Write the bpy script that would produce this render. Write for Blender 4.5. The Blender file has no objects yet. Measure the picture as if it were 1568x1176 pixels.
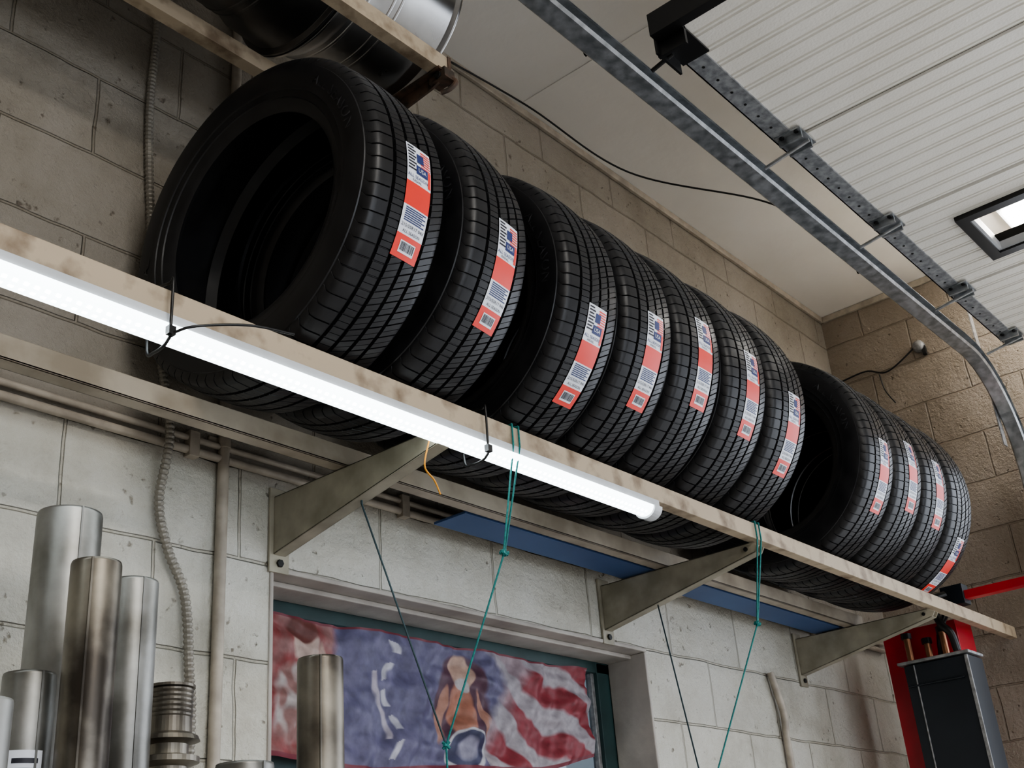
import bpy, bmesh, math, random
from mathutils import Vector, Matrix, noise
random.seed(7)
H0=1.6            # camera height above floor; geometry is modelled relative to it
col=bpy.context.scene.collection
W=1.88; XF=4.70; ZC=2.504; ZF=-1.6
TOP=[]

# ------------------------------------------------------------------ materials
def newmat(name):
    m=bpy.data.materials.new(name); m.use_nodes=True
    nt=m.node_tree; b=nt.nodes['Principled BSDF']
    return m,nt,b
def N(nt,t,**k):
    n=nt.nodes.new(t)
    for a,v in k.items(): setattr(n,a,v)
    return n
def ramp(nt,fac,stops):
    r=N(nt,'ShaderNodeValToRGB'); e=r.color_ramp.elements
    while len(e)<len(stops): e.new(.5)
    for i,(p,c) in enumerate(stops):
        e[i].position=p; e[i].color=(c[0],c[1],c[2],1)
    nt.links.new(fac,r.inputs[0]); return r.outputs[0]
def simple(name,c1,c2=None,rough=.5,metal=0,scale=8,bump=0,bscale=60,r2=None,spec=.5,detail=4,mid=(.35,.65),stretch=None):
    m,nt,b=newmat(name)
    tc=N(nt,'ShaderNodeTexCoord'); src=tc.outputs['Object']
    if stretch:
        mp=N(nt,'ShaderNodeMapping'); mp.inputs['Scale'].default_value=stretch; nt.links.new(src,mp.inputs[0]); src=mp.outputs[0]
    b.inputs['Metallic'].default_value=metal; b.inputs['Roughness'].default_value=rough
    b.inputs['Specular IOR Level'].default_value=spec
    c2=c2 or tuple(x*.8 for x in c1)
    n=N(nt,'ShaderNodeTexNoise'); n.inputs['Scale'].default_value=scale; n.inputs['Detail'].default_value=detail
    nt.links.new(src,n.inputs['Vector'])
    o=ramp(nt,n.outputs['Fac'],[(mid[0],c2),(mid[1],c1)])
    nt.links.new(o,b.inputs['Base Color'])
    if r2 is not None:
        mr=N(nt,'ShaderNodeMapRange'); mr.inputs[1].default_value=.3; mr.inputs[2].default_value=.7
        mr.inputs[3].default_value=r2; mr.inputs[4].default_value=rough
        nt.links.new(n.outputs['Fac'],mr.inputs[0]); nt.links.new(mr.outputs[0],b.inputs['Roughness'])
    if bump:
        n2=N(nt,'ShaderNodeTexNoise'); n2.inputs['Scale'].default_value=bscale; n2.inputs['Detail'].default_value=5
        nt.links.new(tc.outputs['Object'],n2.inputs['Vector'])
        bp=N(nt,'ShaderNodeBump'); bp.inputs['Strength'].default_value=1; bp.inputs['Distance'].default_value=bump
        nt.links.new(n2.outputs['Fac'],bp.inputs['Height']); nt.links.new(bp.outputs[0],b.inputs['Normal'])
    return m
def emit(name,c,s):
    m,nt,b=newmat(name); b.inputs['Base Color'].default_value=(*c,1)
    b.inputs['Emission Color'].default_value=(*c,1); b.inputs['Emission Strength'].default_value=s
    return m
def block_mat(name,axis,up_shaded,low_lit,xoff=0.0):
    m,nt,b=newmat(name); L=nt.links.new
    tc=N(nt,'ShaderNodeTexCoord'); sp=N(nt,'ShaderNodeSeparateXYZ'); L(tc.outputs['Object'],sp.inputs[0])
    nz=N(nt,'ShaderNodeTexNoise'); nz.inputs['Scale'].default_value=7; L(tc.outputs['Object'],nz.inputs['Vector'])
    def math_(op,a,bv):
        q=N(nt,'ShaderNodeMath',operation=op)
        for i,v in enumerate((a,bv)):
            if isinstance(v,(int,float)): q.inputs[i].default_value=v
            else: L(v,q.inputs[i])
        return q.outputs[0]
    wob=math_('MULTIPLY',math_('SUBTRACT',nz.outputs['Fac'],.5),.014)
    u=math_('ADD',math_('ADD',sp.outputs[axis],8+xoff),wob); v=math_('ADD',math_('ADD',sp.outputs[2],4.055),wob)
    cb=N(nt,'ShaderNodeCombineXYZ'); L(u,cb.inputs[0]); L(v,cb.inputs[1])
    br=N(nt,'ShaderNodeTexBrick'); L(cb.outputs[0],br.inputs['Vector'])
    br.inputs['Scale'].default_value=1; br.inputs['Mortar Size'].default_value=.0045; br.inputs['Mortar Smooth'].default_value=.6
    br.inputs['Brick Width'].default_value=.4; br.inputs['Row Height'].default_value=.2
    br.inputs['Color1'].default_value=(1,1,1,1); br.inputs['Color2'].default_value=(.9,.9,.9,1); br.inputs['Mortar'].default_value=(.78,.76,.72,1)
    mr=N(nt,'ShaderNodeMapRange'); mr.inputs[1].default_value=.90; mr.inputs[2].default_value=.96; L(sp.outputs[2],mr.inputs[0])  # light and shade put into the colour: shaded tone above the shelf, lamp-lit below
    mx=N(nt,'ShaderNodeMix',data_type='RGBA'); L(mr.outputs[0],mx.inputs[0]); mx.inputs[6].default_value=(*low_lit,1); mx.inputs[7].default_value=(*up_shaded,1)
    st=N(nt,'ShaderNodeTexNoise'); st.inputs['Scale'].default_value=2.2; st.inputs['Detail'].default_value=9; st.inputs['Roughness'].default_value=.7; L(tc.outputs['Object'],st.inputs['Vector'])
    sc=ramp(nt,st.outputs['Fac'],[(.30,(.60,.57,.52)),(.48,(.88,.87,.84)),(.62,(1,1,1))])
    m1=N(nt,'ShaderNodeMix',data_type='RGBA',blend_type='MULTIPLY'); m1.inputs[0].default_value=1; L(mx.outputs[2],m1.inputs[6]); L(sc,m1.inputs[7])
    m2=N(nt,'ShaderNodeMix',data_type='RGBA',blend_type='MULTIPLY'); m2.inputs[0].default_value=.8; L(m1.outputs[2],m2.inputs[6]); L(br.outputs['Color'],m2.inputs[7])
    fl=N(nt,'ShaderNodeTexNoise'); fl.inputs['Scale'].default_value=38; fl.inputs['Detail'].default_value=3; L(tc.outputs['Object'],fl.inputs['Vector'])
    fc=ramp(nt,fl.outputs['Fac'],[(.25,(.35,.3,.25)),(.31,(1,1,1))])
    m3=N(nt,'ShaderNodeMix',data_type='RGBA',blend_type='MULTIPLY'); m3.inputs[0].default_value=.7; L(m2.outputs[2],m3.inputs[6]); L(fc,m3.inputs[7])
    L(m3.outputs[2],b.inputs['Base Color']); b.inputs['Roughness'].default_value=.40
    h1=math_('MULTIPLY',br.outputs['Fac'],-1.2)
    b1=N(nt,'ShaderNodeTexNoise'); b1.inputs['Scale'].default_value=70; b1.inputs['Detail'].default_value=6; b1.inputs['Roughness'].default_value=.65; L(tc.outputs['Object'],b1.inputs['Vector'])
    b2=N(nt,'ShaderNodeTexNoise'); b2.inputs['Scale'].default_value=13; b2.inputs['Detail'].default_value=3; L(tc.outputs['Object'],b2.inputs['Vector'])
    h=math_('ADD',math_('ADD',h1,math_('MULTIPLY',b1.outputs['Fac'],1.2)),math_('MULTIPLY',b2.outputs['Fac'],1.1))
    h=math_('ADD',h,math_('MULTIPLY',math_('MINIMUM',fl.outputs['Fac'],.33),6))
    bp=N(nt,'ShaderNodeBump'); bp.inputs['Strength'].default_value=1; bp.inputs['Distance'].default_value=.0068; L(h,bp.inputs['Height']); L(bp.outputs[0],b.inputs['Normal'])
    return m

M={}
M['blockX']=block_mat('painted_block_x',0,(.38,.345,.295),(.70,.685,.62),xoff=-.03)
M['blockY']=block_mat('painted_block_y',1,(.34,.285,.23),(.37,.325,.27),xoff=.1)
M['ceil']=simple('ceiling_paint',(.90,.88,.84),(.81,.78,.73),rough=.7,scale=1.5,bump=.001,bscale=30)
M['floor']=simple('concrete_floor',(.53,.51,.48),(.41,.395,.37),rough=.6,scale=2,bump=.001)
M['rubber']=simple('rubber',(.013,.013,.0145),(.007,.007,.0085),rough=.46,scale=20,spec=.5,r2=.34)
M['letter']=simple('rubber_lettering',(.032,.032,.036),rough=.32,scale=20)
M['lab_w']=simple('label_white',(.80,.83,.9),(.74,.77,.84),rough=.4)
M['lab_r']=simple('label_red',(.84,.055,.036),(.78,.045,.028),rough=.4)
M['lab_k']=simple('label_ink',(.02,.02,.03),rough=.5)
M['lab_b']=simple('label_blue',(.025,.04,.16),rough=.5)
M['railp']=simple('rail_beige_paint',(.46,.375,.27),(.19,.138,.09),rough=.6,scale=16,bump=.0014,bscale=40,mid=(.28,.50),detail=8)
M['railr']=simple('rail_tan_steel',(.42,.37,.30),(.26,.22,.17),rough=.45,scale=10)
M['brk']=simple('bracket_paint',(.38,.35,.275),(.24,.22,.165),rough=.42,scale=12,bump=.0006)
M['dark_steel']=simple('dark_steel',(.03,.03,.03),rough=.4,metal=.5)
M['rusty']=simple('rusty_steel',(.12,.07,.045),(.04,.03,.022),rough=.7,scale=40,bump=.001)
M['steel']=simple('wheel_silver',(.66,.66,.66),(.45,.45,.45),rough=.38,metal=1,scale=5,r2=.26)
M['blackwheel']=simple('wheel_graphite',(.20,.20,.205),(.10,.10,.10),rough=.32,metal=.9,scale=6)
M['galv']=simple('galvanised_steel',(.58,.60,.62),(.34,.36,.37),rough=.42,metal=.85,scale=30,r2=.3)
M['galvd']=simple('galvanised_dull',(.38,.38,.38),(.22,.22,.22),rough=.55,metal=.5,scale=60)
M['stile']=simple('galvanised_stile',(.40,.41,.42),(.20,.21,.22),rough=.5,metal=.4,scale=50,detail=8)
M['pipe']=simple('exhaust_tube_steel',(.38,.38,.365),(.17,.165,.15),rough=.5,metal=.9,scale=9,r2=.36,bump=.001,bscale=14,detail=9)
M['pipe_br']=simple('exhaust_tube_stained',(.29,.265,.22),(.08,.07,.06),rough=.48,metal=.9,scale=10,r2=.32,bump=.001,bscale=14,detail=9)
M['conduit']=simple('painted_conduit',(.46,.41,.34),(.32,.28,.23),rough=.5,scale=20)
M['flex']=simple('flex_conduit_paint',(.32,.30,.26),(.22,.20,.17),rough=.45,metal=.3)
M['doorp']=simple('garage_door_paint',(.93,.90,.83),(.86,.825,.75),rough=.5,scale=3,bump=.0012,bscale=140)
M['blackp']=simple('black_plastic',(.012,.012,.012),rough=.35)
M['cord']=simple('teal_cord',(.01,.22,.20),(.005,.12,.12),rough=.6,scale=200)
M['cordd']=simple('dark_cord',(.02,.05,.06),rough=.6)
M['fixture']=simple('fixture_white',(.62,.64,.66),rough=.4)
M['tube_em']=emit('led_tube_glow',(.86,.96,1.0),4.2)
M['led']=emit('led_chip_glow',(.95,1.0,1.0),18)
M['ceil_em']=emit('ceiling_lamp_glow',(1.0,.96,.90),26)
M['blue']=simple('blue_board',(.06,.12,.27),(.045,.09,.21),rough=.5,scale=3)
M['teal']=simple('teal_frame_paint',(.030,.07,.07),(.02,.045,.045),rough=.5,scale=10)
M['soffit']=simple('opening_paint_grey',(.46,.43,.39),(.32,.29,.26),rough=.6,scale=7,bump=.003,bscale=20)
M['red']=simple('lift_red_paint',(.50,.02,.035),(.38,.015,.025),rough=.35)
M['blk']=simple('lift_black_paint',(.014,.018,.024),rough=.4)
M['copper']=simple('copper_bolt',(.40,.20,.11),rough=.4,metal=.8)
M['orange']=simple('orange_wire',(.7,.3,.03),rough=.5)
m,nt,b=newmat('window_glass'); tr=N(nt,'ShaderNodeBsdfTransparent'); tr.inputs[0].default_value=(.24,.26,.27,1); gl=N(nt,'ShaderNodeBsdfGlossy'); gl.inputs['Roughness'].default_value=.05
mx=N(nt,'ShaderNodeMixShader'); mx.inputs[0].default_value=.08; nt.links.new(tr.outputs[0],mx.inputs[1]); nt.links.new(gl.outputs[0],mx.inputs[2])
nt.links.new(mx.outputs[0],nt.nodes['Material Output'].inputs[0]); M['glass']=m
m,nt,b=newmat('banner_cloth'); va=N(nt,'ShaderNodeVertexColor'); va.layer_name='Col'
nt.links.new(va.outputs[0],b.inputs['Base Color']); b.inputs['Roughness'].default_value=.5
tl=N(nt,'ShaderNodeBsdfTranslucent'); nt.links.new(va.outputs[0],tl.inputs[0])
mx=N(nt,'ShaderNodeMixShader'); mx.inputs[0].default_value=.3; nt.links.new(b.outputs[0],mx.inputs[1]); nt.links.new(tl.outputs[0],mx.inputs[2])
nt.links.new(mx.outputs[0],nt.nodes['Material Output'].inputs[0]); M['banner']=m

# ------------------------------------------------------------------ mesh builder
class B:
    def __init__(s): s.v=[];s.f=[];s.m=[];s.sm=[];s.mats=[]
    def mi(s,k):
        if k not in s.mats: s.mats.append(k)
        return s.mats.index(k)
    def add(s,vs,fs,mat,smooth=False):
        o=len(s.v); s.v+= [tuple(v) for v in vs]; k=s.mi(mat)
        for f in fs: s.f.append(tuple(i+o for i in f)); s.m.append(k); s.sm.append(smooth)
    def box(s,x0,x1,y0,y1,z0,z1,mat,rot=None,c=None):
        vs=[Vector((x,y,z)) for x in(x0,x1) for y in(y0,y1) for z in(z0,z1)]
        if rot is not None:
            c=Vector(c) if c else Vector(((x0+x1)/2,(y0+y1)/2,(z0+z1)/2)); vs=[rot@(v-c)+c for v in vs]
        s.add(vs,[(0,1,3,2),(4,6,7,5),(0,4,5,1),(2,3,7,6),(0,2,6,4),(1,5,7,3)],mat)
    def prism(s,pts,axis,a0,a1,mat):
        n=len(pts); vs=[]
        for a in(a0,a1):
            for p in pts:
                q=list(p); q.insert(axis,a); vs.append(q)
        fs=[tuple(range(n))[::-1],tuple(range(n,2*n))]+[(i,(i+1)%n,n+(i+1)%n,n+i) for i in range(n)]
        s.add(vs,fs,mat)
    def lathe(s,prof,n,c,mat,axis='X',closed=True,smooth=True,a0=0,a1=2*math.pi,rot=None):
        full=abs(a1-a0-2*math.pi)<1e-6; vs=[]; P=len(prof); cols=n if full else n+1
        c=Vector(c)
        for j in range(cols):
            a=a0+(a1-a0)*j/n
            for x,r in prof:
                if axis=='X': p=Vector((x,-r*math.cos(a),r*math.sin(a)))
                elif axis=='Y': p=Vector((r*math.cos(a),x,r*math.sin(a)))
                else: p=Vector((r*math.cos(a),r*math.sin(a),x))
                if rot is not None: p=rot@p
                vs.append(c+p)
        fs=[]
        for j in range(n):
            k=(j+1)%cols
            for i in range(P if closed else P-1):
                i2=(i+1)%P; fs.append((j*P+i,j*P+i2,k*P+i2,k*P+i))
        s.add(vs,fs,mat,smooth)
    def cyl(s,p0,p1,r,mat,n=16,r1=None,cap=True):
        s.sweep([p0,p1],[r,r if r1 is None else r1],mat,n,cap)
    def sweep(s,pts,r,mat,n=10,cap=True,smooth=True):
        pts=[Vector(p) for p in pts]; m=len(pts)
        if not isinstance(r,(list,tuple)): r=[r]*m
        t0=(pts[1]-pts[0]).normalized(); u=t0.orthogonal().normalized(); vs=[]
        for i,p in enumerate(pts):
            t=(pts[min(i+1,m-1)]-pts[max(i-1,0)]).normalized()
            u=(u-t*u.dot(t)).normalized(); w=t.cross(u)
            for j in range(n):
                a=2*math.pi*j/n; vs.append(p+(u*math.cos(a)+w*math.sin(a))*r[i])
        fs=[(i*n+j,i*n+(j+1)%n,(i+1)*n+(j+1)%n,(i+1)*n+j) for i in range(m-1) for j in range(n)]
        s.add(vs,fs,mat,smooth)
        if cap:
            s.add(vs[:n],[tuple(range(n))[::-1]],mat); s.add(vs[-n:],[tuple(range(n))],mat)
    def mesh(s,name):
        me=bpy.data.meshes.new(name); me.from_pydata(s.v,[],s.f); me.update()
        for k in s.mats: me.materials.append(M[k])
        me.polygons.foreach_set('material_index',s.m); me.polygons.foreach_set('use_smooth',s.sm)
        bm=bmesh.new(); bm.from_mesh(me); bmesh.ops.recalc_face_normals(bm,faces=bm.faces); bm.to_mesh(me); bm.free()
        return me
    def obj(s,name,bevel=0,parent=None):
        o=bpy.data.objects.new(name,s.mesh(name)); col.objects.link(o)
        if bevel:
            md=o.modifiers.new('bevel','BEVEL'); md.width=bevel; md.segments=2; md.limit_method='ANGLE'
        if parent: o.parent=parent
        else: TOP.append(o)
        return o
def spline(pts,n=12):
    P=[Vector(p) for p in pts]; P=[P[0]*2-P[1]]+P+[P[-1]*2-P[-2]]; out=[]
    for i in range(1,len(P)-2):
        for k in range(n):
            t=k/n; a,b_,c,d=P[i-1],P[i],P[i+1],P[i+2]
            out.append(.5*((2*b_)+(c-a)*t+(2*a-5*b_+4*c-d)*t*t+(-a+3*b_-3*c+d)*t**3))
    out.append(P[-2]); return out
def text_geo(txt,size):
    cu=bpy.data.curves.new('t','FONT'); cu.body=txt; cu.size=size; cu.resolution_u=2; cu.align_x='CENTER'; cu.align_y='CENTER'
    o=bpy.data.objects.new('t',cu); col.objects.link(o); bpy.context.view_layer.update()
    me=bpy.data.meshes.new_from_object(o.evaluated_get(bpy.context.evaluated_depsgraph_get()))
    vs=[v.co.copy() for v in me.vertices]; fs=[tuple(p.vertices) for p in me.polygons]
    bpy.data.objects.remove(o); bpy.data.curves.remove(cu); bpy.data.meshes.remove(me)
    return vs,fs

# ------------------------------------------------------------------ room shell
OX0,OX1,OZ0,OZ1=1.51,2.885,-.25,.745
b=B(); T=.17
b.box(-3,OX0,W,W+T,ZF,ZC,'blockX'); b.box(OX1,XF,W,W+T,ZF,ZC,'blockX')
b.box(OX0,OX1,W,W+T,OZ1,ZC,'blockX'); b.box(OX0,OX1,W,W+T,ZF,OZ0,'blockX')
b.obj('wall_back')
b=B(); GY0,GY1,GZ=-2.3,1.0,1.75
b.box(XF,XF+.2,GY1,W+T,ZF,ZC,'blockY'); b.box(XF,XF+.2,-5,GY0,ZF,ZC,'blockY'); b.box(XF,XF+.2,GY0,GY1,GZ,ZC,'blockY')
b.obj('wall_right')
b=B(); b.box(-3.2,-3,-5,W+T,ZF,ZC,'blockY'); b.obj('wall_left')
b=B()   # front wall, unseen; wide opening added to let daylight onto ceiling and door
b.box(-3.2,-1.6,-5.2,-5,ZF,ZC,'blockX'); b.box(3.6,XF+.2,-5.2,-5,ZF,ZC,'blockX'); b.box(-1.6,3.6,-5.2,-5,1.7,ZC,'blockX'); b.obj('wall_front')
b=B(); b.box(-3.2,XF+.2,-5.2,W+T,ZC,ZC+.1,'ceil')
b.obj('ceiling')
b=B(); b.box(-8,XF+8,-14,W+T+.2,ZF-.1,ZF,'floor'); b.obj('floor')
b=B()
for x in (.08,2.52): b.box(x-.012,x+.012,-4.9,W-.02,ZC-.003,ZC-.0005,'ceil')
b.box(-3,XF-.01,W-.014,W-.002,ZC-.03,ZC-.002,'conduit')
b.box(XF-.014,XF-.002,1.0,W-.015,ZC-.03,ZC-.002,'conduit')
b.obj('trim_1',bevel=.002)
b=B()
b.box(OX0,OX1,W-.006,W+.13,OZ1-.012,OZ1-.001,'soffit')
b.box(OX0,OX1,W+.045,W+.13,OZ1-.024,OZ1-.012,'soffit')
b.box(OX1-.010,OX1+.0,W-.004,W+.13,OZ0,OZ1-.012,'soffit')
b.box(OX0,OX0+.01,W-.004,W+.13,OZ0,OZ1-.012,'soffit')
b.box(OX0,OX1,W-.03,W+.13,OZ0,OZ0+.02,'soffit')
b.obj('trim_2',bevel=.003)
b=B(); y0,y1=2.012,2.045; fx0,fx1,fz0,fz1=OX0+.01,OX1-.01,OZ0+.02,OZ1-.024
b.box(OX0,OX1,y0,y1,fz1-.03,OZ1,'teal'); b.box(OX0,OX1,y0,y1,OZ0,fz0+.03,'teal')
b.box(OX0,fx0+.04,y0,y1,fz0,fz1,'teal'); b.box(fx1-.055,OX1,y0,y1,fz0,fz1,'teal')
b.box(fx1-.070,fx1-.055,y0+.012,y1,fz0,fz1,'galvd'); b.box(fx0,fx1-.25,y0+.01,y1,.30,.40,'teal')
b.box(fx0+.04,fx1-.055,y1-.008,y1-.004,fz0+.03,fz1-.03,'glass')
b.obj('window_1',bevel=.002)

# banner
def banner():
    nx,ny=560,150; x0,x1=1.56,2.735; vs=[];cs=[]
    mixc=lambda a,c,t: tuple(a[i]*(1-t)+c[i]*t for i in range(3))
    ss=lambda e,w,x: max(0,min(1,(e-x)/w+.5))
    def colr(u0,v0):
        p=Vector((u0*9,v0*2.4,0)); q=noise.noise_vector(p*1.6)*.016+noise.noise_vector(p*5)*.006
        u=u0+q.x; v=v0+q.y*3
        f1=noise.fractal(p*2.2+Vector((3,1,2)),.9,2.0,5); f2=noise.fractal(p*6,.8,2.1,4); f3=noise.noise(Vector((u0*55,v0*9,5)))
        c=mixc((.13,.12,.22),(.23,.215,.34),max(0,min(1,.5+.6*f1)))
        # reddish figure with raised arm on the left
        t=ss(.19,.02,u); c=mixc(c,mixc((.33,.07,.07),(.40,.20,.19),max(0,min(1,.5+f1))),t)
        c=mixc(c,(.62,.46,.40),ss(1,.4,((u-.118)/.030)**2+((v-.20)/.13)**2))
        c=mixc(c,(.20,.07,.06),ss(1,.4,((u-.112)/.032)**2+((v-.08)/.09)**2))
        c=mixc(c,mixc((.60,.52,.50),(.38,.20,.18),ss(.1,.5,f3)),ss(1,.4,((u-.10)/.055)**2+((v-.62)/.28)**2))
        c=mixc(c,(.56,.38,.32),ss(1,.4,((u-.165-.05*(v-.4))/.014)**2+((v-.42)/.25)**2))
        # emblem strokes
        k=u-.335-.022*math.sin(v*11)
        if .08<v<.92: c=mixc(c,(.62,.60,.68),ss(.009,.006,abs(k))*(1 if math.sin(v*34+u*30)>-.3 else 0))
        k2=u-.305-.018*math.sin(v*9+1.5)
        if .3<v<.8: c=mixc(c,(.56,.50,.58),ss(.006,.005,abs(k2)))
        # rider: dark vest, torso, face, arms, headlamp
        c=mixc(c,(.13,.06,.09),ss(1,.2,((u-.55)/.085)**2+((v-.48)/.40)**2))
        c=mixc(c,(.50,.22,.15),ss(1,.3,((u-.545)/.040)**2+((v-.55)/.24)**2))
        c=mixc(c,(.60,.40,.32),ss(1,.4,((u-.548)/.027)**2+((v-.22)/.15)**2))
        c=mixc(c,(.55,.50,.50),ss(1,.4,((u-.548)/.020)**2+((v-.33)/.05)**2))
        c=mixc(c,(.52,.27,.20),ss(1,.4,((u-.49+.06*(v-.5))/.013)**2+((v-.55)/.22)**2))
        c=mixc(c,(.52,.27,.20),ss(1,.4,((u-.61-.06*(v-.5))/.013)**2+((v-.55)/.22)**2))
        d=((u-.555)/.062)**2+((v-.84)/.17)**2
        c=mixc(c,(.60,.58,.62),ss(1.15,.1,d)); c=mixc(c,(.06,.06,.13),ss(.84,.1,d)); c=mixc(c,(.34,.32,.42),ss(.25,.2,d))
        # waving red and white striped cloth on the right
        if u>.62:
            fade=ss(0,.03,.645-u+.05*math.sin(v*6))
            ph=v*4.2-(u-.66)*9.5+.35*math.sin(u*22)
            st=mixc((.33,.055,.07),(.46,.41,.44),ss(0,.5,-math.sin(ph*math.pi)))
            st=mixc(st,(.44,.40,.44),ss(.80-.22*v,.05,u)*.75)
            c=mixc(c,st,fade)
        c=tuple(q*(1+.22*f2+.16*f3) for q in c)
        if v0>.965 or v0<.02: c=(.26,.06,.08)
        return tuple(min(1,max(0,q*.86)) for q in c)
    for j in range(ny+1):
        for i in range(nx+1):
            u=i/nx; v=j/ny
            zt=.690-.008*math.sin(u*math.pi*3)**2; zb=.385+.065*max(0,(u-.5)*2)**1.3-.02*math.sin(u*math.pi*1.9)**2
            z=zt+(zb-zt)*v
            y=2.0+.005*math.sin(u*38+v*3)+.004*math.sin(v*16+u*11)+.012*noise.noise(Vector((u*26+v*3,v*4,1)))+.008*noise.noise(Vector((u*12-v*5,v*9,4)))
            vs.append((x0+(x1-x0)*u,min(y-.014,2.008),z)); cs.append(colr(u,v))
    fs=[(j*(nx+1)+i,j*(nx+1)+i+1,(j+1)*(nx+1)+i+1,(j+1)*(nx+1)+i) for j in range(ny) for i in range(nx)]
    me=bpy.data.meshes.new('patriotic_banner'); me.from_pydata(vs,[],fs); me.materials.append(M['banner'])
    at=me.color_attributes.new('Col','FLOAT_COLOR','POINT')
    for i,c in enumerate(cs): at.data[i].color=(*c,1)
    me.polygons.foreach_set('use_smooth',[True]*len(fs))
    o=bpy.data.objects.new('patriotic_banner',me); col.objects.link(o); TOP.append(o)
banner()

# ------------------------------------------------------------------ shelf
b=B()
b.box(-1.2,4.66,1.365,1.395,.90,.943,'railp')            # front rail
b.box(-1.2,3.93,1.648,1.653,.897,.940,'railr'); b.box(-1.2,3.93,1.648,1.684,.897,.902,'railr')
b.box(-1.2,3.93,1.680,1.684,.897,.915,'railr')
def bracket(b,x,zt,plate_h=.165):
    w=.016
    b.box(x-.026,x+.026,W-.008,W-.001,zt-plate_h,zt+.02,'brk')
    for sx in(-1,1):
        xa=x+sx*w; b.prism([(W-.008,zt),(1.385,zt),(1.362,zt-.014),(1.372,zt-.030),(W-.008,zt-.128)],0,min(xa,xa-sx*.004),max(xa,xa-sx*.004),'brk')
    b.prism([(1.372,zt-.030),(W-.008,zt-.128),(W-.008,zt-.124),(1.376,zt-.026)],0,x-w,x+w,'brk')
    b.box(x-w,x+w,1.385,W-.01,zt-.004,zt,'brk')
    for z in(zt-.01,zt-.145): b.lathe([(0,.0),(0,.009),(-.006,.009),(-.006,0)],6,(x-.0,W-.008,z),'dark_steel',axis='Y',smooth=False,closed=False)
    b.cyl((x-w-.004,1.40,zt-.016),(x+w+.004,1.40,zt-.016),.006,'dark_steel',8)
for x in(.36,1.53,2.70,3.86): bracket(b,x,.896)
b.obj('tyre_shelf',bevel=.0015)
b=B()
b.box(-1.2,1.585,1.365,1.395,1.775,1.82,'railp'); b.box(-1.2,1.56,1.645,1.675,1.775,1.815,'railp')
bracket(b,.20,1.772,.15)
b.prism([(W-.004,1.774),(1.36,1.774),(1.355,1.755),(1.40,1.742),(W-.004,1.700)],0,1.562,1.568,'rusty')
b.box(1.545,1.585,1.36,W-.004,1.768,1.774,'rusty'); b.box(1.54,1.59,W-.006,W-.001,1.66,1.80,'rusty')
b.box(1.555,1.588,1.352,1.40,1.748,1.774,'rusty'); b.cyl((1.55,1.372,1.758),(1.598,1.372,1.758),.009,'dark_steel',8)
b.sweep(spline([(1.578,1.36,1.760),(1.588,1.350,1.745),(1.580,1.362,1.728),(1.57,1.38,1.722)],6),.006,'rusty',8)
b.box(1.580,1.590,1.362,1.398,1.768,1.822,'rusty')
b.obj('wheel_shelf',bevel=.0015)

b=B(); b.box(1.93,4.12,1.70,1.80,.9005,.907,'blue'); b.box(1.93,4.12,1.70,1.704,.907,.93,'blue'); b.obj('blue_board',bevel=.001)

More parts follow.
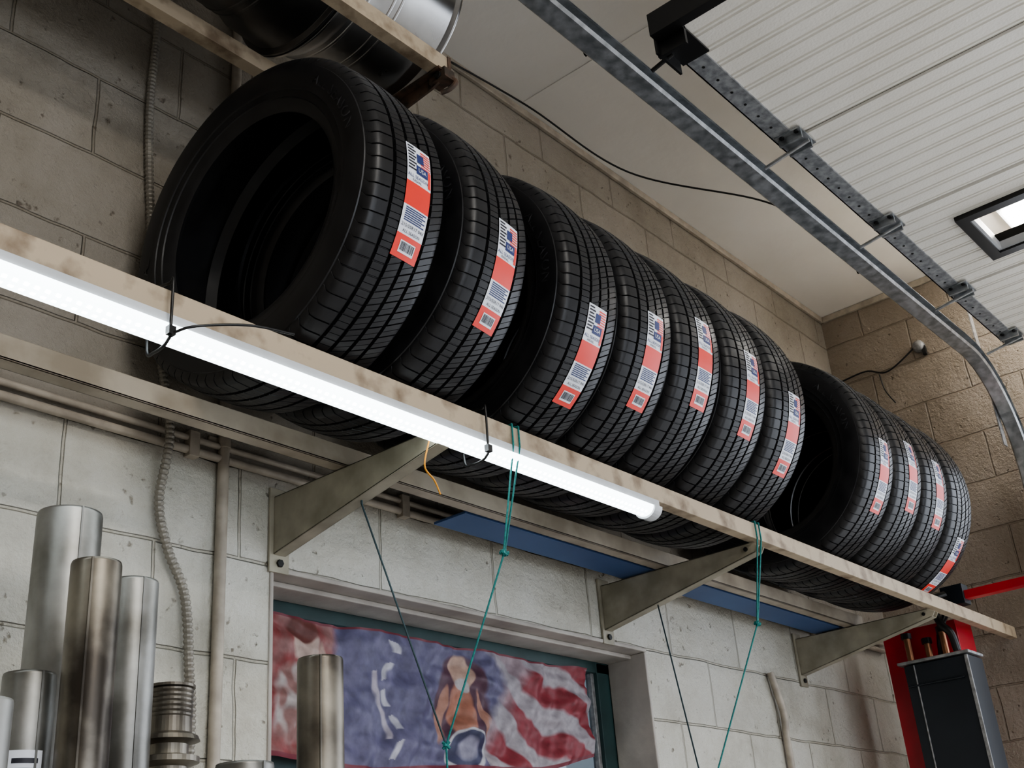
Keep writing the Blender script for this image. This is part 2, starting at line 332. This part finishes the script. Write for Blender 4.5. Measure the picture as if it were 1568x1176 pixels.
# ------------------------------------------------------------------ tyre
R0=.3435; YC,ZCt=1.514,1.263
def rs(s): return R0-1.0*s*s
def tyre_mesh():
    b=B()
    grooves=[-.050,-.018,.015,.048]; gw=.0040; gd=.0075
    prev=-.083; lst=[(-.083,0)]
    for g in grooves:
        for i in range(1,4): lst.append((prev+(g-gw-prev)*i/4,0))
        lst+= [(g-gw,0),(g-gw+.001,1),(g+gw-.001,1),(g+gw,0)]; prev=g+gw
    for i in range(1,5): lst.append((prev+(.083-prev)*i/4,0))
    side=[(.0875,.3335),(.0925,.3275),(.0965,.317),(.0970,.3150),(.0995,.314),(.1020,.302),(.1030,.286),(.1028,.272),(.1015,.264),(.1018,.2625),(.0995,.2610),(.0970,.249),(.0975,.2465),(.0950,.2450),(.0910,.235),(.0880,.228),(.0820,.222),(.0755,.223)]
    L=[(-x,r,'w') for x,r in side][::-1]
    L[-1]=(-.0875,.3335,'s'); L[-2]=(-.0925,.3275,'s')
    Rr=[(x,r,'w') for x,r in side]; Rr[0]=(.0875,.3335,'s'); Rr[1]=(.0925,.3275,'s')
    tread=[(s,rs(s)-(gd if g else 0),'g' if g else 't') for s,g in lst]
    inner=[(.075,.230,'i'),(.086,.252,'i'),(.095,.280,'i'),(.091,.308,'i'),(.072,.322,'i'),(.03,.328,'i'),(-.03,.328,'i'),(-.072,.322,'i'),(-.091,.308,'i'),(-.095,.280,'i'),(-.086,.252,'i'),(-.075,.230,'i')]
    prof=L+tread+Rr+inner; P=len(prof)
    pit=80; fr=[(0,1),(.06,1),(.09,0),(.48,0),(.505,2),(.53,0),(.97,0)]
    vs=[]; n=pit*len(fr)
    for k in range(pit):
        for f,d in fr:
            for x,r,t in prof:
                sh=0
                if t in('t','g','s'):
                    sh=(x+.02)*1.6 if x>-.02 else (x+.02)*.30
                elif t=='w' and x>0: sh=.172*max(0,(r-.25)/.0775)
                a=(k+f)/pit*2*math.pi+sh
                rr=r
                if t in('t','s'):
                    if d==1: rr-= .006 if x>.015 else (.0045 if abs(x)>.05 else .0022)
                    if d==2 and x>-.05: rr-= .0020
                vs.append((x,-rr*math.cos(a),rr*math.sin(a)))
    fs=[]
    for j in range(n):
        k=(j+1)%n
        for i in range(P):
            i2=(i+1)%P; fs.append((j*P+i,j*P+i2,k*P+i2,k*P+i))
    b.add(vs,fs,'rubber',True)
    for side_ in(-1,1):
        for txt,a0,rad,size in(("ALL SEASON",math.radians(42),.289,.034),("RADIAL",math.radians(200),.289,.034),("TUBELESS 94V M+S",math.radians(-10),.254,.010)):
            tv,tf=text_geo(txt,size)
            o=[]
            for v in tv:
                r=rad+v.y; a=a0+side_*(v.x/rad)
                xs=(.1030+.0012-.35*max(0,abs(r-.286)-.006)) if rad>.26 else .0985+.0015
                o.append((side_*xs,-r*math.cos(a),r*math.sin(a)))
            b.add(o,tf,'letter')
    A0=math.radians(18.8)
    def pt(s,a,l): r=rs(s)+l; return (s,-r*math.cos(a),r*math.sin(a))
    S0,S1=-.021,.043
    def patch(u0,u1,v0,v1,mat,l):
        nu,nv=4,max(2,int((v1-v0)*24)); vv=[]
        for j in range(nv+1):
            for i in range(nu+1):
                u=u0+(u1-u0)*i/nu; v=v0+(v1-v0)*j/nv
                vv.append(pt(S0+(S1-S0)*u,A0-2*A0*v,l))
        b.add(vv,[(j*(nu+1)+i,j*(nu+1)+i+1,(j+1)*(nu+1)+i+1,(j+1)*(nu+1)+i) for j in range(nv) for i in range(nu)],mat,True)
    def txt(t,size,u,v,mat,l=.0022):
        tv,tf=text_geo(t,size); o=[]
        for q in tv: o.append(pt(S0+(S1-S0)*u+q.x,(A0-2*A0*v)+q.y/R0,l))
        b.add(o,tf,mat)
    l0=.0012; l1=.0018
    patch(0,1,0,.36,'lab_w',l0); patch(0,1,.36,.57,'lab_r',l0); patch(0,1,.57,.81,'lab_w',l0); patch(0,1,.81,1,'lab_r',l0)
    for i in range(7): patch(.56,.97,.03+i*.024,.042+i*.024,'lab_r',l1)
    patch(.40,.68,.07,.155,'lab_b',l1+.0002)
    for i in range(8): patch(.05,.30+.07*(i%2),.02+i*.030,.034+i*.030,'lab_k',l1)
    patch(.36,.84,.185,.265,'lab_b',l1+.0002); txt("USA",.012,.60,.227,'lab_w',.0026)
    patch(.86,.98,.19,.34,'lab_r',l1)
    txt("ALL SEASON",.0095,.44,.305,'lab_b'); txt("RADIAL",.007,.40,.34,'lab_k')
    txt("215/55R17 94V",.0092,.5,.735,'lab_k')
    txt("ALL SEASON",.0080,.5,.782,'lab_k')
    for i in range(7): patch(.1,.92-.12*(i%2),.585+i*.0175,.594+i*.0175,'lab_b',l1)
    patch(.2,.8,.855,.955,'lab_w',l1)
    x=.24
    while x<.74:
        w=random.choice((.012,.02,.028)); patch(x,x+w,.865,.935,'lab_k',.0024); x+=w+random.choice((.012,.02))
    me=b.mesh('car_tyre'); me.set_sharp_from_angle(angle=math.radians(28)); return me
tm=tyre_mesh()
tx=[(1.238,-12.5,3),(1.464,-21,6.5),(1.785,-33,1.2),(1.997,-23.5,1),(2.208,-13,0.5),(2.43,-15,.5),(2.645,-23,.5),(3.20,-19.5,0.5),(3.410,-11.4,0),(3.620,-13,0),(3.832,-49,0)]
for x,a,yaw in tx:
    o=bpy.data.objects.new('car_tyre',tm); col.objects.link(o); TOP.append(o)
    o.rotation_euler=(math.radians(-a),0,math.radians(yaw)); o.location=(x,YC,ZCt); o.scale=(1,.988,.988)

# ------------------------------------------------------------------ wheels on the upper shelf
def wheel(x,mat,depth=.1,ang=0):
    b=B(); d=depth; prof=[(-d,.230),(-d+.006,.230),(-d+.010,.216),(-d+.03,.213),(-d+.05,.200),(.02,.200),(.05,.213),(d-.010,.216),(d-.006,.230),(d,.230),(d,.221),(d-.012,.207),(.048,.206),(.02,.192),(-d+.052,.192),(-d+.03,.206),(-d+.012,.207),(-d,.221)]
    b.lathe(prof,96,(0,0,0),mat)
    for xx in(-d+.06,-.02,0.0): b.lathe([(xx,.200),(xx+.002,.202),(xx+.006,.202),(xx+.008,.200)],96,(0,0,0),mat,closed=False)
    b.lathe([(.045,.0),(.045,.035),(.04,.05),(.055,.075),(.052,.095),(.047,.095),(.05,.075),(.033,.05),(.03,.03),(.03,0)],48,(0,0,0),mat,closed=False)
    for k in range(10):
        a=2*math.pi*k/10; r=Matrix.Rotation(a,3,'X')
        vs=[r@Vector(v) for v in [(.052,-.022,.09),(.052,.022,.09),(.035,.030,.194),(.035,-.030,.194),(.042,-.022,.09),(.042,.022,.09),(.022,.030,.194),(.022,-.030,.194)]]
        b.add(vs,[(0,1,2,3),(4,7,6,5),(0,4,5,1),(1,5,6,2),(2,6,7,3),(3,7,4,0)],mat)
    for k in range(5):
        a=2*math.pi*k/5; y,z=.03*math.cos(a)*1.2,.03*math.sin(a)*1.2
        b.cyl((.044,y,z),(.056,y,z),.008,'dark_steel',6)
    o=b.obj('alloy_wheel',bevel=.001); o.location=(x,1.519,2.015); o.rotation_euler=(ang,0,0)
wheel(1.438,'steel',.138); wheel(1.165,'blackwheel',.130,.5); wheel(.90,'blackwheel',.130,.2); wheel(.635,'steel',.130,.9)

# ------------------------------------------------------------------ LED batten under the front rail
b=B()
FX0,FX1=-.20,2.225; fy,fz=1.383,.876
b.box(FX0,FX1,fy-.022,fy+.022,fz+.006,fz+.0235,'fixture')
arc=lambda r1,r2:[(fy+r1*math.cos(a),fz+.006-r2*math.sin(a)) for a in [math.pi*i/12 for i in range(13)]]
b.prism(arc(.025,.021),0,FX0+.02,FX1-.03,'tube_em')
b.prism(arc(.029,.026),0,FX1-.03,FX1,'fixture'); b.prism(arc(.029,.026),0,FX0,FX0+.02,'fixture')
x=FX0+.04
while x<FX1-.04:
    for a in(math.radians(97.5),math.radians(127.5)):
        n_=Vector((math.cos(a)/.025,-math.sin(a)/.021)).normalized(); t_=Vector((-n_.y,n_.x))
        c_=Vector((fy+.0248*math.cos(a),fz+.006-.0208*math.sin(a)))
        q=[c_+t_*s1*.0024+n_*s2*.0005 for s1,s2 in((-1,-1),(1,-1),(1,1),(-1,1))]
        b.prism([tuple(p) for p in q],0,x-.003,x+.003,'led')
    x+=.016
b.obj('led_batten_light')
def ziptie(x,name='cable_tie',tail=None):
    b=B()
    y0,y1,z0,z1=1.352,1.415,.846,.950
    loop=[(x,y0,z0+.01),(x,y0,z1),(x+.002,y0+.01,z1+.004),(x+.004,y1,z1+.002),(x+.004,y1+.003,z0+.012),(x+.002,y1-.02,z0),(x,y0+.015,z0)]
    P=spline(loop+[loop[0]],5); b.sweep(P,.0026,'blackp',6)
    b.box(x-.006,x+.006,y0-.006,y0+.004,z0+.012,z0+.026,'blackp')
    if tail: b.sweep(spline(tail,8),.0024,'blackp',6)
    b.obj(name)
ziptie(.893,tail=[(.893,1.35,.86),(.92,1.325,.872),(1.0,1.30,.892),(1.075,1.285,.897)])
ziptie(1.613)
b=B(); b.sweep(spline([(1.50,1.40,.87),(1.50,1.415,.82),(1.53,1.42,.80),(1.545,1.42,.775)]),.0018,'orange',6); b.obj('orange_wire')

# ------------------------------------------------------------------ hanging cords and rod
def cord(x,meet,brx,lower):
    b=B(); m=Vector(meet); k=Vector((x-.025,1.392,.68))
    for dx in(-.010,.010): b.sweep([Vector((x+dx,1.36,.90)),k+Vector((dx*.15,0,0))],.0022,'cord',6)
    b.sweep([(x-.01,1.36,.945),(x-.01,1.36,.90)],.0022,'cord',6); b.sweep([(x+.01,1.36,.945),(x+.01,1.36,.90)],.0022,'cord',6)
    b.sweep(spline([(x-.01,1.36,.945),(x,1.40,.948),(x+.01,1.36,.945)],4),.0022,'cord',6)
    for j in range(7):
        a=j*2.4; b.sweep([k+Vector((.009*math.cos(a),.004,.006*math.sin(a))),k+Vector((-.009*math.cos(a),-.004,-.006*math.sin(a)))],.003,'cord',6)
    b.sweep([k,m],.0022,'cord',6)
    b.sweep([Vector(brx),m],.0020,'cordd',6)
    b.sweep([Vector(brx)+Vector((0,0,.0)),Vector(brx)+Vector((-.0,.0,.02))],.0025,'cordd',6)
    for j in range(6):
        a=j*2.1; b.sweep([m+Vector((.010*math.cos(a),.004,.007*math.sin(a))),m-Vector((.010*math.cos(a),.004,.007*math.sin(a)))],.003,'cord',6)
    b.sweep([m,lower],.0022,'cord',6)
    b.obj('hanging_cord')
cord(1.712,(1.613,1.50,.332),(1.53,1.62,.81),(1.613,1.50,.085))
cord(2.690,(2.487,1.50,.253),(2.70,1.70,.81),(2.487,1.50,.085))
b=B(); b.cyl((1.45,1.5,.07),(2.65,1.5,.07),.014,'galv',16); b.obj('hanging_steel_rod')

# ------------------------------------------------------------------ conduits
b=B()
b.cyl((1.377,W-.013,ZF+.01),(1.377,W-.013,ZC-.01),.012,'conduit',16)
for z in(-.6,.98,1.7): b.box(1.345,1.41,W-.006,W-.001,z-.012,z+.012,'conduit'); b.cyl((1.377,W-.014,z-.011),(1.377,W-.014,z+.011),.0135,'conduit',14)
b.obj('wall_conduit')
b=B()
for dz,r in((0,.009),(.026,.007)): b.cyl((-2.9,W-.011,.945+dz),(4.6,W-.011,.945+dz),r,'conduit',12)
for x in(.5,1.3,1.9,3.1,4.0): b.box(x-.012,x+.012,W-.022,W-.001,.93,.985,'conduit')
b.obj('wall_conduit',bevel=.001)
b=B()
P=spline([(1.12,W-.011,2.49),(1.14,W-.011,2.2),(1.153,W-.011,1.97),(1.150,W-.011,1.7),(1.175,W-.011,1.4),(1.21,W-.012,1.15),(1.230,W-.036,.96),(1.225,W-.02,.82),(1.25,W-.018,.73),(1.295,W-.018,.64),(1.312,W-.018,.5),(1.318,W-.02,.42),(1.318,W-.02,.2)],40)
Q=[];acc=0;step=.0035
for i in range(len(P)-1):
    d=(P[i+1]-P[i]).length
    while acc<d: Q.append(P[i].lerp(P[i+1],acc/d)); acc+=step
    acc-=d
b.sweep(Q,[.0098 if i%3 else .0074 for i in range(len(Q))],'flex',10,smooth=False)
b.box(1.29,1.345,W-.04,W-.001,.10,.20,'galvd')
b.obj('flexible_conduit')
b=B(); b.cyl((3.64,W-.016,-1.5),(3.64,W-.016,.55),.012,'conduit',12); b.sweep(spline([(3.64,W-.016,.55),(3.64,W-.02,.62),(3.62,W-.02,.68),(3.60,W-.016,.75)]),.012,'conduit',12); b.obj('wall_conduit')

b=B(); b.sweep(spline([(1.6,W-.012,2.47),(2.0,W-.012,2.468),(2.5,1.83,2.475),(2.85,1.69,2.31),(3.11,1.356,2.15),(3.3,1.2,2.03)],14),.0032,'blackp',8); b.obj('ceiling_cable')
b=B(); c=Vector((XF,1.467,2.196))
b.lathe([(0,.026),(-.02,.026),(-.03,.018),(-.03,0)],20,c,'galvd',closed=False)
b.box(XF-.02,XF-.002,1.44,1.455,2.15,2.19,'dark_steel')
b.sweep(spline([(XF-.02,1.47,2.2),(XF-.02,1.62,2.13),(XF-.01,1.72,2.17),(XF-.012,1.86,2.16)],10),.004,'blackp',8)
b.sweep(spline([(XF-.02,1.66,2.13),(XF-.02,1.65,2.05),(XF-.015,1.62,1.98)],10),.003,'blackp',8)
b.obj('wall_cable')

# ------------------------------------------------------------------ exhaust tubes standing in front of the wall
def tubeobj(x,y,z,r,mat,name='exhaust_pipe',flare=0,band=None):
    b=B(); t=.002
    b.lathe([(ZF+.001,r),(z-.25,r),(z-.004,r+flare),(z,r+flare-.001),(z,r+flare-t),(z-.25,r-t),(ZF+.001,r-t)],48,(x,y,0),mat,axis='Z')
    a=random.uniform(-2.4,-1.2)
    b.box(x+r*math.cos(a)-.0015,x+r*math.cos(a)+.0015,y+r*math.sin(a)-.0015,y+r*math.sin(a)+.001,ZF+.01,z-.001,mat)
    b.obj(name)
tubeobj(.893,1.590,.641,.048,'pipe'); tubeobj(.794,1.478,.366,.034,'pipe'); tubeobj(.836,1.408,.508,.0335,'pipe_br')
tubeobj(.985,1.551,.541,.038,'pipe'); tubeobj(.690,1.385,.307,.033,'pipe'); tubeobj(1.136,1.296,.391,.033,'pipe_br'); tubeobj(1.108,1.428,.262,.042,'pipe')
b=B(); x,y=1.083,1.582
pr=[(ZF+.001,.043),(.24,.043),(.285,.041),(.300,.034),(.305,.030),(.312,.030),(.318,.047),(.326,.047),(.330,.030),(.345,.030),(.350,.047),(.357,.044),(.362,.034),(.385,.033)]
zz=.385
for i in range(6): pr+=[(zz+.002,.0345),(zz+.005,.0345),(zz+.007,.033)]; zz+=.0075
pr+=[(zz,.037),(zz+.004,.037),(zz+.004,.033),(.3,.028),(ZF+.001,.028)]
b.lathe([(max(z-.035,ZF+.001),r) for z,r in pr],40,(x,y,0),'pipe_br',axis='Z',smooth=False); b.obj('exhaust_flex_coupling')
b=B(); cx,cy,r=.794,1.478,.0347
def cp(a0,a1,z0,z1,mat,rr):
    vs=[];n=8
    for i in range(n+1):
        a=math.radians(a0+(a1-a0)*i/n)
        for z in(z0,z1): vs.append((cx+rr*math.cos(a),cy+rr*math.sin(a),z))
    b.add(vs,[(2*i,2*i+2,2*i+3,2*i+1) for i in range(n)],mat,True)
cp(-150,-75,.14,.265,'lab_w',r); z=.15
while z<.215: 
    w=random.choice((.0015,.002,.003)); cp(-140,-100,z,z+w,'lab_k',r+.0005); z+=w+.002
for i in range(3): cp(-138,-85,.225+i*.012,.231+i*.012,'lab_k',r+.0005)
b.obj('pipe_label')

# ------------------------------------------------------------------ overhead sectional garage door
b=B(); z0=1.98; th=.045
secs=[2.03,2.655,3.27,3.885,4.46]
ysegs=[1.065,.86,.30,-2.3]
wx0,wx1=3.425,3.745
for s0,s1 in zip(secs[:-1],secs[1:]):
    pr=[]; a=s0+.005; L=s1-s0-.010; k=9; p=L/k
    pr.append((a,z0+.012)); pr.append((a+.002,z0))
    for i in range(k):
        q=a+i*p
        pr+=[(q+p*.04,z0),(q+p*.70,z0),(q+p*.73,z0+.006),(q+p*.80,z0+.006),(q+p*.83,z0+.001),(q+p*.93,z0+.001),(q+p*.95,z0+.005),(q+p*.985,z0+.005)]
    pr.append((a+L-.002,z0)); pr.append((a+L,z0+.012))
    for yi in range(3):
        for i in range(len(pr)-1):
            xm=(pr[i][0]+pr[i+1][0])/2
            if yi==1 and wx0<xm<wx1: continue
            (xa,za),(xb,zb)=pr[i],pr[i+1]
            b.add([(xa,ysegs[yi],za),(xb,ysegs[yi],zb),(xb,ysegs[yi+1],zb),(xa,ysegs[yi+1],za)],[(0,1,2,3)],'doorp')
            b.add([(xa,ysegs[yi],z0+th),(xb,ysegs[yi],z0+th),(xb,ysegs[yi+1],z0+th),(xa,ysegs[yi+1],z0+th)],[(3,2,1,0)],'doorp')
    b.box(a,a+.003,-2.3,1.065,z0+.008,z0+th,'blackp'); b.box(a+L-.003,a+L,-2.3,1.065,z0+.012,z0+th,'blackp')
    b.box(a,a+L,1.015,1.072,z0-.006,z0+.0,'stile'); b.box(a,a+L,1.068,1.072,z0-.006,z0+th,'stile')
    n=int(L/.07)
    for i in range(n): b.cyl((a+.03+i*.07,1.045,z0-.0075),(a+.03+i*.07,1.045,z0-.005),.004,'dark_steel',8)
zf0=z0-.016
def ring(x0,x1,y0,y1,wd,za,zb,mat):
    b.box(x0,x1,y0,y0+wd,za,zb,mat);b.box(x0,x1,y1-wd,y1,za,zb,mat);b.box(x0,x0+wd,y0+wd,y1-wd,za,zb,mat);b.box(x1-wd,x1,y0+wd,y1-wd,za,zb,mat)
ring(wx0-.012,wx1+.012,.28,.862,.036,zf0,z0+th+.01,'blackp'); ring(wx0+.020,wx1-.020,.31,.828,.012,zf0+.008,z0+.02,'fixture')
b.box(2.005,2.034,-2.3,1.075,z0-.012,z0+.055,'blackp')
b.box(2.03,2.16,1.0,1.078,z0-.010,z0-.004,'blackp'); b.box(2.03,2.14,1.074,1.080,z0-.05,z0+.03,'blackp'); b.box(2.04,2.05,1.0,1.08,z0-.055,z0,'blackp')
b.cyl((2.08,1.06,z0-.03),(2.08,1.125,z0-.045),.006,'dark_steel',10)
for xs in secs[1:-1]+[4.40]:
    b.box(xs-.05,xs+.05,.985,1.062,z0-.011,z0-.006,'galv')
    for d in(-.03,.03):
        b.box(xs+d-.004,xs+d+.004,.99,1.06,z0-.032,z0-.008,'galv')
        for yy in(1.0,1.045): b.cyl((xs+d*1.4,yy,z0-.016),(xs+d*1.4,yy,z0-.010),.007,'dark_steel',6)
    b.cyl((xs,.985,z0-.028),(xs,1.128,z0-.050),.0055,'galv',10)
b.obj('garage_door',bevel=0)
# track
b=B()
path=[]; r=.40; xe=XF-.065; zt=1.925
for x in [-0.4+ i*.25 for i in range(int((xe-r+.4)/.25)+1)]+[xe-r]: path.append((x,zt,0))
for i in range(1,17):
    a=math.pi/2*i/16; path.append((xe-r+r*math.sin(a),zt-r+r*math.cos(a),a))
path.append((xe,ZF+.02,math.pi/2))
sec=[(1.132,.028),(1.178,.031),(1.184,.025),(1.184,-.025),(1.178,-.031),(1.132,-.028),(1.127,-.018),(1.130,-.018),(1.135,-.024),(1.177,-.027),(1.180,-.022),(1.180,.022),(1.177,.027),(1.135,.024),(1.130,.018),(1.127,.018)]
vs=[]
for (x,z,a) in path:
    nx,nz=math.sin(a),math.cos(a)
    for y,n in sec: vs.append((x+nx*n,y,z+nz*n))
P=len(sec); fs=[(i*P+j,i*P+(j+1)%P,(i+1)*P+(j+1)%P,(i+1)*P+j) for i in range(len(path)-1) for j in range(P)]
b.add(vs,fs,'galv')
b.box(-.4,3.9,1.186,1.190,1.915,1.972,'galvd'); b.box(-.4,3.9,1.150,1.190,1.972,1.976,'galv')
for i in range(40):
    x=-.3+i*.105; b.box(x-.02,x+.02,1.190,1.1915,1.938,1.948,'blackp')
b.box(.185,.215,1.19,1.194,1.93,ZC-.001,'galvd')
b.box(4.52,4.56,1.186,1.19,1.60,ZC-.001,'galvd')
for x in(1.9,3.4): b.cyl((x,1.176,1.925),(x,1.20,1.925),.008,'dark_steel',6)
b.obj('garage_door_track')

def lamp(x0,x1,y0,y1,z=ZC-.001):
    b=B(); b.box(x0,x1,y0,y1,z-.05,z,'fixture'); b.box(x0+.02,x1-.02,y0+.02,y1-.02,z-.075,z-.05,'ceil_em'); b.obj('ceiling_lamp',bevel=.003)
lamp(4.30,4.55,.05,.93); lamp(-.2,1.2,-1.1,-.8); lamp(-.2,1.2,-3.2,-2.9)  # last two are out of view, added to brighten the room

# ------------------------------------------------------------------ two-post lift
b=B()
b.box(4.24,4.40,1.44,1.70,ZF,.93,'red')
b.box(4.20,4.24,1.625,1.70,ZF,.95,'red')
b.box(4.10,4.235,1.375,1.605,-.6,.775,'blk')
b.box(4.092,4.235,1.368,1.625,.780,.790,'galvd')
b.box(4.095,4.10,1.375,1.388,-.6,.775,'galvd'); b.box(4.095,4.10,1.565,1.570,-.6,.775,'galvd')
for z in(.70,.30): b.box(4.09,4.10,1.40,1.60,z,z+.006,'blk')
for y,h in((1.60,.90),(1.53,.87),(1.47,.90)):
    b.cyl((4.17,y,.79),(4.17,y,h),.012,'copper',12); b.cyl((4.17,y,h-.02),(4.17,y,h),.019,'dark_steel',6)
b.box(4.17,4.21,1.06,1.42,.975,1.005,'red'); b.box(4.16,4.22,1.36,1.44,.96,1.03,'blk')
b.cyl((4.19,1.10,1.0),(4.19,1.10,1.05),.02,'dark_steel',12)
b.sweep(spline([(4.15,1.42,1.0),(4.12,1.46,.98),(4.12,1.45,.90),(4.13,1.425,.86),(4.14,1.42,.80)],10),.014,'blackp',10)
b.sweep(spline([(4.2,1.50,.79),(4.18,1.48,.88),(4.2,1.45,.95),(4.2,1.43,1.0)],10),.012,'blackp',10)
b.obj('vehicle_lift',bevel=.002)

for o in TOP: o.location.z+=H0

# camera
X=Vector((1646,-722,-1800)).normalized(); Z=Vector((-314,3788,-1800)); Z=(Z-X*Z.dot(X)).normalized(); Y=Z.cross(X)
cam=bpy.data.cameras.new('camera'); co=bpy.data.objects.new('camera',cam); col.objects.link(co)
co.matrix_world=Matrix.Translation((0,0,H0))@Matrix((X,Y,Z)).to_4x4()
cam.sensor_width=36; cam.lens=1800/1568*36; cam.clip_start=.02
sc=bpy.context.scene; sc.camera=co
try:
    sc.view_settings.look='AgX - Medium High Contrast'; sc.view_settings.exposure=.45
except Exception as e: print(e)
w=bpy.data.worlds.new('world'); sc.world=w; w.use_nodes=True
w.node_tree.nodes['Background'].inputs[0].default_value=(.84,.90,1,1); w.node_tree.nodes['Background'].inputs[1].default_value=2.7
